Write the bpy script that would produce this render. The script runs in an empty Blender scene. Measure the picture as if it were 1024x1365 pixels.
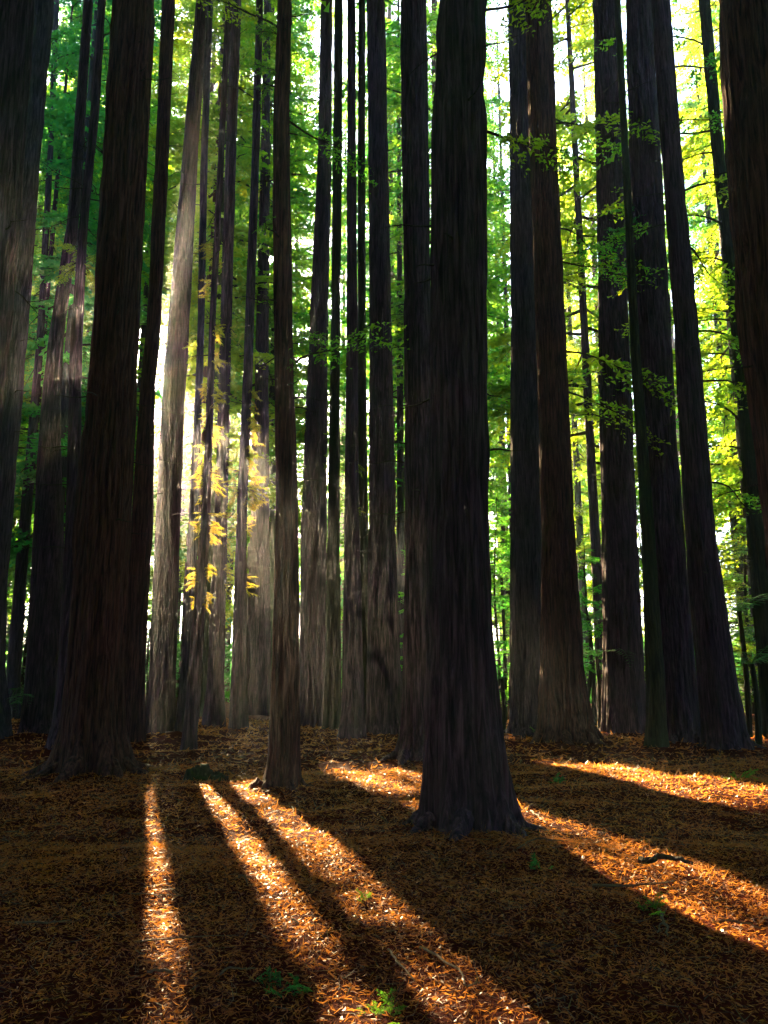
import bpy, math, random
import numpy as np
from math import radians, sin, cos, tan, pi, sqrt, atan2

# ---------------------------------------------------------------- camera, sky, sun, exposure
scene = bpy.context.scene
PITCH = radians(11.5)
FPX = 1100.0            # focal length in photograph pixels (1024 x 1365)
EYE = 1.6
cam_data = bpy.data.cameras.new('camera')
cam = bpy.data.objects.new('camera', cam_data)
scene.collection.objects.link(cam)
cam.location = (0, 0, EYE)
cam.rotation_euler = (pi / 2 + PITCH, 0, 0)
cam_data.sensor_fit = 'VERTICAL'
cam_data.sensor_height = 24.0
cam_data.lens = 24.0 * FPX / 1365.0
cam_data.clip_start = 0.05
cam_data.clip_end = 2000
scene.camera = cam

SUN_AZ = radians(-16.5)     # from +Y, negative is towards -X
SUN_EL = radians(21.1)
world = bpy.data.worlds.new('World')
scene.world = world
world.use_nodes = True
wn = world.node_tree
wn.nodes.clear()
w_out = wn.nodes.new('ShaderNodeOutputWorld')
w_bg = wn.nodes.new('ShaderNodeBackground')
w_sky = wn.nodes.new('ShaderNodeTexSky')
w_sky.sky_type = 'NISHITA'
w_sky.sun_disc = False
w_sky.sun_elevation = SUN_EL
w_sky.sun_rotation = SUN_AZ
w_sky.dust_density = 4.0
w_sky.air_density = 1.0
w_sky.ozone_density = 6.0
w_bg.inputs['Strength'].default_value = 0.05
wn.links.new(w_sky.outputs[0], w_bg.inputs['Color'])
wn.links.new(w_bg.outputs[0], w_out.inputs['Surface'])

sun_data = bpy.data.lights.new('sun', 'SUN')
sun_data.energy = 5.0
sun_data.angle = radians(0.55)
sun_data.color = (1.0, 0.72, 0.38)
sun = bpy.data.objects.new('sun', sun_data)
scene.collection.objects.link(sun)
sun.location = (-20, 60, 40)
sun.rotation_euler = (radians(90) - SUN_EL, 0, 0)
# lamp shines along its -Z; aim it from the sun towards the scene
from mathutils import Vector
_d = Vector((sin(SUN_AZ) * cos(SUN_EL), cos(SUN_AZ) * cos(SUN_EL), sin(SUN_EL)))
sun.rotation_euler = _d.to_track_quat('Z', 'Y').to_euler()

vs = scene.view_settings
scene.display_settings.display_device = 'sRGB'
vs.view_transform = 'Standard'
vs.look = 'None'
vs.gamma = 1.0
vs.use_curve_mapping = False
vs.exposure = 4.5

cy = scene.cycles
cy.max_bounces = 6
cy.diffuse_bounces = 3
cy.glossy_bounces = 2
cy.transmission_bounces = 4
cy.transparent_max_bounces = 4
cy.volume_bounces = 0
cy.use_adaptive_sampling = True
cy.adaptive_threshold = 0.02
cy.sample_clamp_indirect = 4.0
cy.use_denoising = True
try:
    cy.denoiser = 'OPENIMAGEDENOISE'
    cy.denoising_input_passes = 'RGB_ALBEDO_NORMAL'
except Exception:
    pass

rng = np.random.default_rng(11)
SUNV = np.array((sin(SUN_AZ) * cos(SUN_EL), cos(SUN_AZ) * cos(SUN_EL), sin(SUN_EL)))

# ---------------------------------------------------------------- helpers
COL = scene.collection


def ray(x, y):
    """direction through a photograph pixel, in metres per unit of depth"""
    r, u = x - 512, 682.5 - y
    return np.array((r, FPX * cos(PITCH) - u * sin(PITCH), FPX * sin(PITCH) + u * cos(PITCH)))


def on_ground(x, y):
    d = ray(x, y)
    t = -EYE / d[2]
    return d[0] * t, d[1] * t


def at_depth(x, y, Y):
    d = ray(x, y)
    t = Y / d[1]
    return d[0] * t, EYE + d[2] * t, t


class Noise2:
    """smooth lattice noise in -1..1, periodic with the lattice size"""
    def __init__(self, seed, nx=64, ny=64):
        self.g = np.random.default_rng(seed).uniform(-1, 1, (nx, ny))
        self.nx, self.ny = nx, ny

    def __call__(self, x, y):
        x = np.asarray(x, float)
        y = np.asarray(y, float)
        xi, yi = np.floor(x).astype(int), np.floor(y).astype(int)
        fx, fy = x - xi, y - yi
        fx, fy = fx * fx * (3 - 2 * fx), fy * fy * (3 - 2 * fy)
        x0, x1, y0, y1 = xi % self.nx, (xi + 1) % self.nx, yi % self.ny, (yi + 1) % self.ny
        g = self.g
        return (g[x0, y0] * (1 - fx) + g[x1, y0] * fx) * (1 - fy) + (g[x0, y1] * (1 - fx) + g[x1, y1] * fx) * fy


def mesh_from(name, V, polys_idx, polys_len, mats, mat_idx=None, smooth=False):
    """V (n,3); polys_idx flat loop indices; polys_len loops per face"""
    me = bpy.data.meshes.new(name)
    V = np.asarray(V, np.float32)
    polys_idx = np.asarray(polys_idx, np.int32).ravel()
    polys_len = np.asarray(polys_len, np.int32).ravel()
    me.vertices.add(len(V))
    me.vertices.foreach_set('co', V.ravel())
    me.loops.add(len(polys_idx))
    me.loops.foreach_set('vertex_index', polys_idx)
    me.polygons.add(len(polys_len))
    st = np.concatenate(([0], np.cumsum(polys_len)[:-1])).astype(np.int32)
    me.polygons.foreach_set('loop_start', st)
    for m in mats:
        me.materials.append(m)
    if mat_idx is not None:
        me.polygons.foreach_set('material_index', np.asarray(mat_idx, np.int32))
    if smooth:
        me.polygons.foreach_set('use_smooth', np.ones(len(polys_len), bool))
    me.update(calc_edges=True)
    return me


def tri_mesh(name, V, mat):
    n = len(V) // 3
    return mesh_from(name, V, np.arange(n * 3), np.full(n, 3), [mat])


def link(name, me, parent=None, loc=None):
    o = bpy.data.objects.new(name, me)
    COL.objects.link(o)
    if parent is not None:
        o.parent = parent
    if loc is not None:
        o.location = loc
    return o


def root(name, label, cat, loc, group=None, rz=0.0):
    o = bpy.data.objects.new(name, None)
    COL.objects.link(o)
    o.empty_display_size = 0.2
    o.location = loc
    o.rotation_euler = (0, 0, rz)
    o['label'] = label
    o['category'] = cat
    if group:
        o['group'] = group
    return o


# ---------------------------------------------------------------- materials
def new_mat(name):
    m = bpy.data.materials.new(name)
    m.use_nodes = True
    nt = m.node_tree
    nt.nodes.clear()
    return m, nt, nt.nodes.new('ShaderNodeOutputMaterial')


def ramp(nt, stops):
    r = nt.nodes.new('ShaderNodeValToRGB')
    el = r.color_ramp.elements
    while len(el) < len(stops):
        el.new(0.5)
    for e, (p, c) in zip(el, stops):
        e.position = p
        e.color = (*c, 1)
    return r


def bark_material(name, dark, mid, light, moss, moss_amt, scale=1.0, bump=0.08):
    m, nt, out = new_mat(name)
    N, L = nt.nodes, nt.links
    tc = N.new('ShaderNodeTexCoord')
    mp = N.new('ShaderNodeMapping')
    mp.inputs['Scale'].default_value = (22 * scale, 22 * scale, 1.5 * scale)
    L.new(tc.outputs['Object'], mp.inputs['Vector'])
    n1 = N.new('ShaderNodeTexNoise')
    n1.inputs['Scale'].default_value = 1.0
    n1.inputs['Detail'].default_value = 6
    n1.inputs['Roughness'].default_value = 0.65
    n1.inputs['Distortion'].default_value = 0.6
    L.new(mp.outputs[0], n1.inputs['Vector'])
    r1 = ramp(nt, [(0.36, dark), (0.50, mid), (0.66, light)])
    L.new(n1.outputs['Fac'], r1.inputs[0])
    mp2 = N.new('ShaderNodeMapping')
    mp2.inputs['Scale'].default_value = (1.6, 1.6, 0.45)
    L.new(tc.outputs['Object'], mp2.inputs['Vector'])
    n2 = N.new('ShaderNodeTexNoise')
    n2.inputs['Scale'].default_value = 1.3
    n2.inputs['Detail'].default_value = 5
    L.new(mp2.outputs[0], n2.inputs['Vector'])
    r2 = ramp(nt, [(0.48, (0, 0, 0)), (0.66, (moss_amt,) * 3)])
    L.new(n2.outputs['Fac'], r2.inputs[0])
    mx = N.new('ShaderNodeMix')
    mx.data_type = 'RGBA'
    L.new(r2.outputs[0], mx.inputs[0])
    L.new(r1.outputs[0], mx.inputs[6])
    mx.inputs[7].default_value = (*moss, 1)
    bs = N.new('ShaderNodeBsdfPrincipled')
    L.new(mx.outputs[2], bs.inputs['Base Color'])
    bs.inputs['Roughness'].default_value = 0.85
    bs.inputs['Specular IOR Level'].default_value = 0.25
    # short cross cracks on top of the long fibres
    mp3 = N.new('ShaderNodeMapping')
    mp3.inputs['Scale'].default_value = (11 * scale, 11 * scale, 3.2 * scale)
    L.new(tc.outputs['Object'], mp3.inputs['Vector'])
    v = N.new('ShaderNodeTexVoronoi')
    v.feature = 'DISTANCE_TO_EDGE'
    v.inputs['Scale'].default_value = 1.0
    L.new(mp3.outputs[0], v.inputs['Vector'])
    ml = N.new('ShaderNodeMath')
    ml.operation = 'MULTIPLY_ADD'
    L.new(v.outputs['Distance'], ml.inputs[0])
    ml.inputs[1].default_value = 0.6
    L.new(n1.outputs['Fac'], ml.inputs[2])
    bp = N.new('ShaderNodeBump')
    bp.inputs['Strength'].default_value = 0.9
    bp.inputs['Distance'].default_value = bump
    L.new(ml.outputs[0], bp.inputs['Height'])
    L.new(bp.outputs[0], bs.inputs['Normal'])
    L.new(bs.outputs[0], out.inputs['Surface'])
    return m


BARK = [
    bark_material('redwood_bark', (0.015, 0.008, 0.013), (0.062, 0.029, 0.047), (0.150, 0.072, 0.110), (0.024, 0.038, 0.018), 0.30),  # blue skylight put into the bark colour as violet
    bark_material('red_bark', (0.020, 0.007, 0.008), (0.090, 0.032, 0.029), (0.20, 0.074, 0.060), (0.030, 0.036, 0.018), 0.22),
    bark_material('grey_bark', (0.018, 0.013, 0.020), (0.062, 0.044, 0.062), (0.14, 0.095, 0.125), (0.030, 0.040, 0.024), 0.25),  # grey with the skylight violet mixed into it
    bark_material('mossy_bark', (0.012, 0.011, 0.006), (0.036, 0.033, 0.016), (0.075, 0.068, 0.030), (0.022, 0.042, 0.012), 0.75),
]


def leaf_material(name, cols, trans, tfac=0.65, rough=0.5, varscale=0.35):
    """cols, trans: (dark, light) reflected and transmitted colours; leaves vary singly and by clump"""
    m, nt, out = new_mat(name)
    N, L = nt.nodes, nt.links
    gi = N.new('ShaderNodeNewGeometry')
    tc = N.new('ShaderNodeTexCoord')
    nz = N.new('ShaderNodeTexNoise')
    nz.inputs['Scale'].default_value = varscale
    nz.inputs['Detail'].default_value = 3
    L.new(tc.outputs['Object'], nz.inputs['Vector'])
    add = N.new('ShaderNodeMath')
    add.operation = 'MULTIPLY_ADD'
    L.new(gi.outputs['Random Per Island'], add.inputs[0])
    add.inputs[1].default_value = 0.45
    sub = N.new('ShaderNodeMapRange')
    sub.inputs['From Min'].default_value = 0.35
    sub.inputs['From Max'].default_value = 0.65
    sub.inputs['To Min'].default_value = 0.0
    sub.inputs['To Max'].default_value = 0.55
    L.new(nz.outputs['Fac'], sub.inputs['Value'])
    L.new(sub.outputs[0], add.inputs[2])
    rc = ramp(nt, [(0.05, cols[0]), (0.95, cols[1])])
    rt = ramp(nt, [(0.05, trans[0]), (0.95, trans[1])])
    L.new(add.outputs[0], rc.inputs[0])
    L.new(add.outputs[0], rt.inputs[0])
    bs = N.new('ShaderNodeBsdfPrincipled')
    bs.inputs['Roughness'].default_value = rough
    bs.inputs['Specular IOR Level'].default_value = 0.3
    L.new(rc.outputs[0], bs.inputs['Base Color'])
    tr = N.new('ShaderNodeBsdfTranslucent')
    L.new(rt.outputs[0], tr.inputs['Color'])
    ms = N.new('ShaderNodeMixShader')
    ms.inputs[0].default_value = tfac
    L.new(bs.outputs[0], ms.inputs[1])
    L.new(tr.outputs[0], ms.inputs[2])
    L.new(ms.outputs[0], out.inputs['Surface'])
    return m


LEAF = {
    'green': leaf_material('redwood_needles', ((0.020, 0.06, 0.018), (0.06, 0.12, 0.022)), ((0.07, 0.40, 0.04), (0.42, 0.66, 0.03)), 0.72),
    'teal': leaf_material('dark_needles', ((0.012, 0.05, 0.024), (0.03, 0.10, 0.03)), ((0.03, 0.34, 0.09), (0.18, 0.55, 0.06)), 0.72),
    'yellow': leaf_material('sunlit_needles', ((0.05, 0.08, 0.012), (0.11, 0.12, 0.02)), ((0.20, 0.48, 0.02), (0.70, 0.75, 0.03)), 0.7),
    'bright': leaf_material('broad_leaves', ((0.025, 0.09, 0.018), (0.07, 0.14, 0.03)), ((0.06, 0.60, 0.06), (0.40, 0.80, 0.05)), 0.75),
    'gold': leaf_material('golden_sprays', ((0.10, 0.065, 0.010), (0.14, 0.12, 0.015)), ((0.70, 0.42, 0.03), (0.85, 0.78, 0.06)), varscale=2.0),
    'fern': leaf_material('fern_green', ((0.06, 0.12, 0.07), (0.12, 0.20, 0.13)), ((0.08, 0.30, 0.08), (0.2, 0.4, 0.10))),
}


def litter_material(name, stops, tint, spec=0.5, rough=0.42):
    m, nt, out = new_mat(name)
    N, L = nt.nodes, nt.links
    gi = N.new('ShaderNodeNewGeometry')
    r = ramp(nt, stops)
    L.new(gi.outputs['Random Per Island'], r.inputs[0])
    bs = N.new('ShaderNodeBsdfPrincipled')
    L.new(r.outputs[0], bs.inputs['Base Color'])
    bs.inputs['Roughness'].default_value = rough
    bs.inputs['Specular IOR Level'].default_value = spec
    tr = N.new('ShaderNodeBsdfTranslucent')
    tr.inputs['Color'].default_value = (*tint, 1)
    ms = N.new('ShaderNodeMixShader')
    ms.inputs[0].default_value = 0.42
    L.new(bs.outputs[0], ms.inputs[1])
    L.new(tr.outputs[0], ms.inputs[2])
    L.new(ms.outputs[0], out.inputs['Surface'])
    return m


M_LITTER = litter_material('dry_needle_litter', [(0.0, (0.07, 0.010, 0.006)), (0.5, (0.20, 0.018, 0.010)), (0.88, (0.32, 0.050, 0.018)), (1.0, (0.46, 0.20, 0.06))], (0.92, 0.36, 0.06), 0.32, 0.40)
M_TWIG = litter_material('pale_twig', [(0.0, (0.13, 0.08, 0.055)), (1.0, (0.30, 0.20, 0.11))], (0.1, 0.05, 0.02), 0.3, 0.6)
M_BRANCH = bark_material('branch_bark', (0.02, 0.013, 0.01), (0.05, 0.035, 0.026), (0.09, 0.065, 0.045), (0.03, 0.05, 0.02), 0.3, 2.0, 0.01)


def ground_material():
    m, nt, out = new_mat('forest_floor')
    N, L = nt.nodes, nt.links
    tc = N.new('ShaderNodeTexCoord')
    n1 = N.new('ShaderNodeTexNoise')
    n1.inputs['Scale'].default_value = 26
    n1.inputs['Detail'].default_value = 8
    n1.inputs['Roughness'].default_value = 0.75
    L.new(tc.outputs['Object'], n1.inputs['Vector'])
    r1 = ramp(nt, [(0.28, (0.020, 0.006, 0.004)), (0.5, (0.095, 0.014, 0.008)), (0.75, (0.21, 0.040, 0.014))])
    L.new(n1.outputs['Fac'], r1.inputs[0])
    n2 = N.new('ShaderNodeTexNoise')
    n2.inputs['Scale'].default_value = 0.7
    n2.inputs['Detail'].default_value = 6
    L.new(tc.outputs['Object'], n2.inputs['Vector'])
    r2 = ramp(nt, [(0.35, (0.55, 0.50, 0.50)), (0.65, (1.0, 1.0, 1.0))])
    L.new(n2.outputs['Fac'], r2.inputs[0])
    mx = N.new('ShaderNodeMix')
    mx.data_type = 'RGBA'
    mx.blend_type = 'MULTIPLY'
    mx.inputs[0].default_value = 1.0
    L.new(r1.outputs[0], mx.inputs[6])
    L.new(r2.outputs[0], mx.inputs[7])
    bs = N.new('ShaderNodeBsdfPrincipled')
    bs.inputs['Roughness'].default_value = 0.9
    bs.inputs['Specular IOR Level'].default_value = 0.02
    L.new(mx.outputs[2], bs.inputs['Base Color'])
    n3 = N.new('ShaderNodeTexNoise')
    n3.inputs['Scale'].default_value = 60
    n3.inputs['Detail'].default_value = 6
    n3.inputs['Roughness'].default_value = 0.8
    L.new(tc.outputs['Object'], n3.inputs['Vector'])
    bp = N.new('ShaderNodeBump')
    bp.inputs['Strength'].default_value = 1.0
    bp.inputs['Distance'].default_value = 0.04
    L.new(n3.outputs['Fac'], bp.inputs['Height'])
    L.new(bp.outputs[0], bs.inputs['Normal'])
    L.new(bs.outputs[0], out.inputs['Surface'])
    return m


M_GROUND = ground_material()

# ---------------------------------------------------------------- the trees of the photograph
# key: (pixel row of the foot, [(row, left edge, right edge) from the foot up], bark, distance override, ring count, label)
TREES = {
    '1': (1090, [(1090, -150, -50), (900, -112, -38), (700, -80, -18), (455, -48, 12), (200, -22, 30), (0, -5, 43)],
        0, None, 90, 'dark near trunk cut by the upper left corner of the view'),
    '2': (990, [(990, -62, 12), (900, -50, 4), (750, -30, 10), (600, -14, 22), (455, 8, 35), (200, 30, 54), (0, 43, 71)],
        2, None, 56, 'pale grey trunk beside the dark trunk at the upper left edge'),
    '3a': (958, [(958, 4, 27), (900, 9, 27), (700, 26, 40), (455, 49, 58), (200, 64, 71), (0, 72, 79)],
        2, None, 56, 'thin grey green trunk low at the left edge'),
    '3c': (985, [(985, 24, 88), (960, 30, 82), (900, 36, 84), (700, 46, 84), (560, 54, 80), (455, 65, 84), (300, 90, 104), (0, 112, 124)],
        0, None, 56, 'broad dark trunk standing left behind the big furrowed trunk'),
    '3d': (1003, [(1003, 62, 112), (960, 72, 106), (900, 78, 104), (700, 88, 108), (455, 94, 109), (300, 106, 117), (150, 121, 132), (0, 131, 141)],
        0, None, 56, 'slim trunk close against the left side of the big furrowed trunk'),
    '4': (1040, [(1040, 63, 182), (1010, 76, 172), (980, 83, 167), (910, 90, 163), (700, 102, 172), (455, 124, 183), (300, 134, 190), (200, 139, 195), (0, 153, 206)],
        1, None, 150, 'big furrowed redwood on the left with flared foot beside the straight light streak'),
    '5': (990, [(990, 158, 194), (910, 163, 193), (700, 176, 203), (500, 189, 207), (455, 195, 213), (200, 208, 225), (0, 216, 233)],
        1, None, 56, 'brown trunk just right of the big furrowed trunk, sun glaring past it'),
    '6': (985, [(985, 194, 236), (910, 199, 233), (700, 208, 240), (500, 218, 248), (455, 223, 251), (200, 244, 264), (0, 262, 279)],
        0, None, 56, 'trunk leaning right, its right side against the brightest sun glare'),
    '7': (972, [(972, 234, 257), (910, 240, 257), (700, 252, 264), (455, 263, 272), (200, 268, 277), (0, 275, 284)],
        2, 23.5, 56, 'thin far trunk inside the sun glare left of the gold sprayed tree'),
    '8': (1017, [(1017, 237, 263), (980, 244, 263), (910, 250, 268), (700, 268, 280), (560, 275, 284), (455, 278, 286), (200, 291, 299), (0, 301, 309)],
        0, 19.5, 56, 'slender dark tree with golden sprays behind the mossy stump'),
    '9': (983, [(983, 268, 302), (910, 276, 299), (700, 286, 303), (455, 293, 308), (200, 301, 315), (0, 309, 322)],
        0, 30, 56, 'dark trunk just right of the slender gold sprayed tree'),
    '10': (974, [(974, 304, 331), (910, 308, 329), (700, 315, 329), (455, 326, 338), (200, 336, 346), (0, 342, 351)],
        0, None, 56, 'slim trunk with orange sprays left of the lone slender front tree'),
    '10b': (950, [(950, 330, 362), (910, 333, 361), (700, 336, 359), (455, 341, 358), (200, 348, 360), (0, 352, 361)],
        0, 37, 56, 'dim far trunk directly left of the lone slender front tree'),
    '11': (1060, [(1060, 338, 404), (1045, 350, 401), (1010, 357, 399), (910, 362, 399), (700, 368, 398), (455, 366, 390), (300, 364, 387), (150, 364, 385), (0, 371, 389)],
        1, None, 110, 'lone slender front tree with moss lit foot at the edge of the slanting streak'),
    '12': (970, [(970, 394, 437), (910, 399, 434), (700, 402, 436), (455, 412, 437), (200, 424, 442), (0, 428, 443)],
        0, None, 56, 'hazy far trunk right of the lone slender front tree'),
    '13': (975, [(975, 430, 457), (910, 433, 455), (700, 437, 453), (455, 441, 453), (200, 444, 456), (0, 446, 457)],
        3, None, 56, 'thin greenish trunk between two hazy trunks in the middle'),
    '14': (986, [(986, 449, 489), (960, 454, 486), (910, 456, 485), (700, 459, 479), (455, 462, 477), (200, 463, 475), (0, 463, 474)],
        0, None, 56, 'slim straight trunk with bare stem left of the stout middle trunk'),
    '15': (974, [(974, 477, 497), (910, 479, 495), (700, 478, 491), (455, 477, 488), (200, 477, 487), (0, 478, 487)],
        3, None, 56, 'very thin trunk squeezed behind the stout middle trunk, left side'),
    '16': (983, [(983, 484, 541), (960, 488, 537), (910, 490, 535), (700, 492, 527), (455, 493, 522), (200, 491, 517), (0, 489, 513)],
        0, None, 72, 'stout middle trunk crossed by grey sunbeams'),
    '17': (1020, [(1020, 516, 594), (1000, 528, 588), (970, 535, 584), (910, 538, 580), (700, 541, 577), (455, 540, 574), (200, 537, 571), (0, 534, 568)],
        0, None, 110, 'trunk with a bright gold rim touching the left side of the biggest trunk'),
    '18': (1132, [(1132, 543, 700), (1110, 552, 692), (1080, 558, 685), (1050, 561, 678), (980, 566, 668), (910, 568, 661), (700, 571, 652), (455, 573, 647), (200, 578, 646), (0, 583, 645)],
        0, None, 170, 'biggest front redwood with wide flared foot in the middle of the floor'),
    '19': (985, [(985, 676, 738), (960, 680, 730), (910, 680, 728), (700, 681, 727), (455, 682, 722), (200, 680, 710), (0, 678, 704)],
        2, None, 90, 'left and narrower trunk of the twin pair right of the biggest trunk'),
    '20': (995, [(995, 714, 804), (975, 718, 793), (910, 720, 779), (700, 722, 765), (455, 716, 754), (200, 706, 743), (0, 701, 734)],
        1, None, 100, 'right and wider trunk of the twin pair, foot swelling to the right'),
    '21': (978, [(978, 803, 864), (910, 805, 858), (700, 803, 848), (455, 799, 838), (200, 795, 830), (0, 791, 822)],
        0, None, 80, 'dark straight trunk standing alone right of the twin pair'),
    '22': (1003, [(1003, 860, 893), (970, 862, 889), (910, 862, 886), (700, 855, 872), (455, 840, 852), (200, 829, 838), (0, 819, 827)],
        3, None, 56, 'thin mossy trunk passing in front of the two trunks on the right'),
    '23': (992, [(992, 882, 944), (960, 884, 934), (910, 879, 927), (700, 858, 910), (455, 846, 894), (200, 840, 879), (0, 835, 868)],
        0, None, 80, 'broad furrowed trunk behind the thin mossy trunk'),
    '24': (1003, [(1003, 938, 1006), (980, 940, 996), (910, 931, 980), (700, 913, 951), (455, 901, 931), (200, 882, 907), (0, 869, 892)],
        0, None, 80, 'dark trunk leaning left with its foot near the right edge'),
    '25': (985, [(985, 1018, 1054), (850, 1008, 1036), (700, 996, 1019), (455, 977, 997), (200, 949, 964), (0, 932, 946)],
        3, None, 56, 'thin olive trunk leaning strongly left near the right edge'),
    '26': (1095, [(1095, 1085, 1260), (900, 1055, 1200), (700, 1022, 1150), (455, 994, 1115), (200, 974, 1080), (0, 959, 1058)],
        1, None, 120, 'massive reddish trunk cut off by the right edge'),
}



def trunk_axis(base_y, prof, Y=None):
    """the photographed outline turned into points (x, z, radius) on a plane Y metres away"""
    x0 = (prof[0][1] + prof[0][2]) / 2
    if Y is None:
        gx, gy = on_ground(x0, base_y)
        d = ray(x0, base_y)
        Y = gy + (prof[0][2] - prof[0][1]) / 2 * (-EYE / d[2]) * 0.8
    pts = []
    for y, a, b in prof:
        X, Z, t = at_depth((a + b) / 2, y, Y)
        pts.append((X, Z, (b - a) / 2 * t))
    return Y, np.array(pts)


AXES = {k: trunk_axis(v[0], v[1], v[3]) for k, v in TREES.items()}

# ---------------------------------------------------------------- ground height
NA, NB, NC = Noise2(3), Noise2(4), Noise2(5)
MOUNDS = [(p[0, 0], Y, max(0.35, p[0, 2]) * 1.6, 0.13) for k, (Y, p) in AXES.items() if k not in ('8', '5')]
MOUNDS += [(*on_ground(262, 1022), 0.9, 0.03), (-4.9, 19.8, 1.5, -0.0)]


def height(x, y):
    x = np.asarray(x, float)
    y = np.asarray(y, float)
    h = 0.07 * NA(x / 2.6 + 7.3, y / 2.6) + 0.045 * NB(x / 0.8, y / 0.8 + 3.1) + 0.016 * NC(x / 0.27, y / 0.27)
    r = np.sqrt(x * x + y * y)
    h = h * np.clip(0.5 + r / 20, 0, 1.2) + 0.5 * NB(x / 24, y / 24) * np.clip((r - 30) / 40, 0, 1)
    for mx_, my_, mr, mh in MOUNDS:
        h = h + mh * np.exp(-(((x - mx_) ** 2 + (y - my_) ** 2) / mr ** 2))
    return h


def axis_spaced(lo, hi, fine_lo, fine_hi, step, grow=1.16):
    mid = list(np.arange(fine_lo, fine_hi + 1e-6, step))
    up, d = [], step
    v = mid[-1]
    while v < hi:
        d *= grow
        v = min(v + d, hi)
        up.append(v)
    dn, d = [], step
    v = mid[0]
    while v > lo:
        d *= grow
        v = max(v - d, lo)
        dn.append(v)
    return np.array(dn[::-1] + mid + up)


gx = axis_spaced(-240, 240, -8.5, 8.5, 0.085)
gy = axis_spaced(-160, 280, 3.0, 19.0, 0.085)
GX, GY = np.meshgrid(gx, gy)
GZ = height(GX, GY)
nx_, ny_ = len(gx), len(gy)
ii = np.arange(nx_ - 1)[None, :] + nx_ * np.arange(ny_ - 1)[:, None]
quads = np.stack([ii, ii + 1, ii + 1 + nx_, ii + nx_], -1).reshape(-1)
g_me = mesh_from('ground', np.stack([GX, GY, GZ], -1).reshape(-1, 3), quads, np.full(len(quads) // 4, 4), [M_GROUND], smooth=True)
ground = link('ground', g_me)
ground['kind'] = 'structure'

# ---------------------------------------------------------------- sun corridors left open between the trunks
CA, SA, TE = cos(SUN_AZ), sin(SUN_AZ), tan(SUN_EL)
LANES = [(0.05, 0.52, 0.5, 13.0), (0.80, 2.15, 0.5, 14.0), (3.3, 5.12, 2.6, 16.5), (6.9, 8.9, 11.0, 16.5)]


DAPPLE = Noise2(21)


def blocks_lane(P):
    """0..1 for points of an (n,3) array: how surely a leaf there would shade a sunlit strip of the floor"""
    u = P[:, 0] * CA - P[:, 1] * SA
    back = P[:, 2] / TE
    hy = P[:, 1] - back * CA
    bad = np.zeros(len(P))
    for a, b, y0, y1 in LANES:
        bad = np.where((u > a) & (u < b) & (hy > y0) & (hy < y1), 1.0, bad)
    # small gaps and sprays inside the openings break the light up, more so towards the viewer
    n = DAPPLE(u / 0.9 + 5, hy / 1.25)
    near = np.clip((5.6 - hy) / 2.4, 0, 1)
    east = (u > 3.3) & (u < 5.2)
    for h0, h1 in ((4.5, 5.2), (11.5, 12.7)):
        bad = np.where(east & (hy > h0) & (hy < h1), 0.15, bad)
    bad *= 1 - np.clip((n - 0.50 + 0.05 * near) * 2.0, 0, 0.5)
    return bad


def near_sun(P, deg):
    v = P - np.array((0, 0, EYE))
    v = v / np.linalg.norm(v, axis=1)[:, None]
    return (v @ SUNV) > cos(radians(deg))


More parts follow.
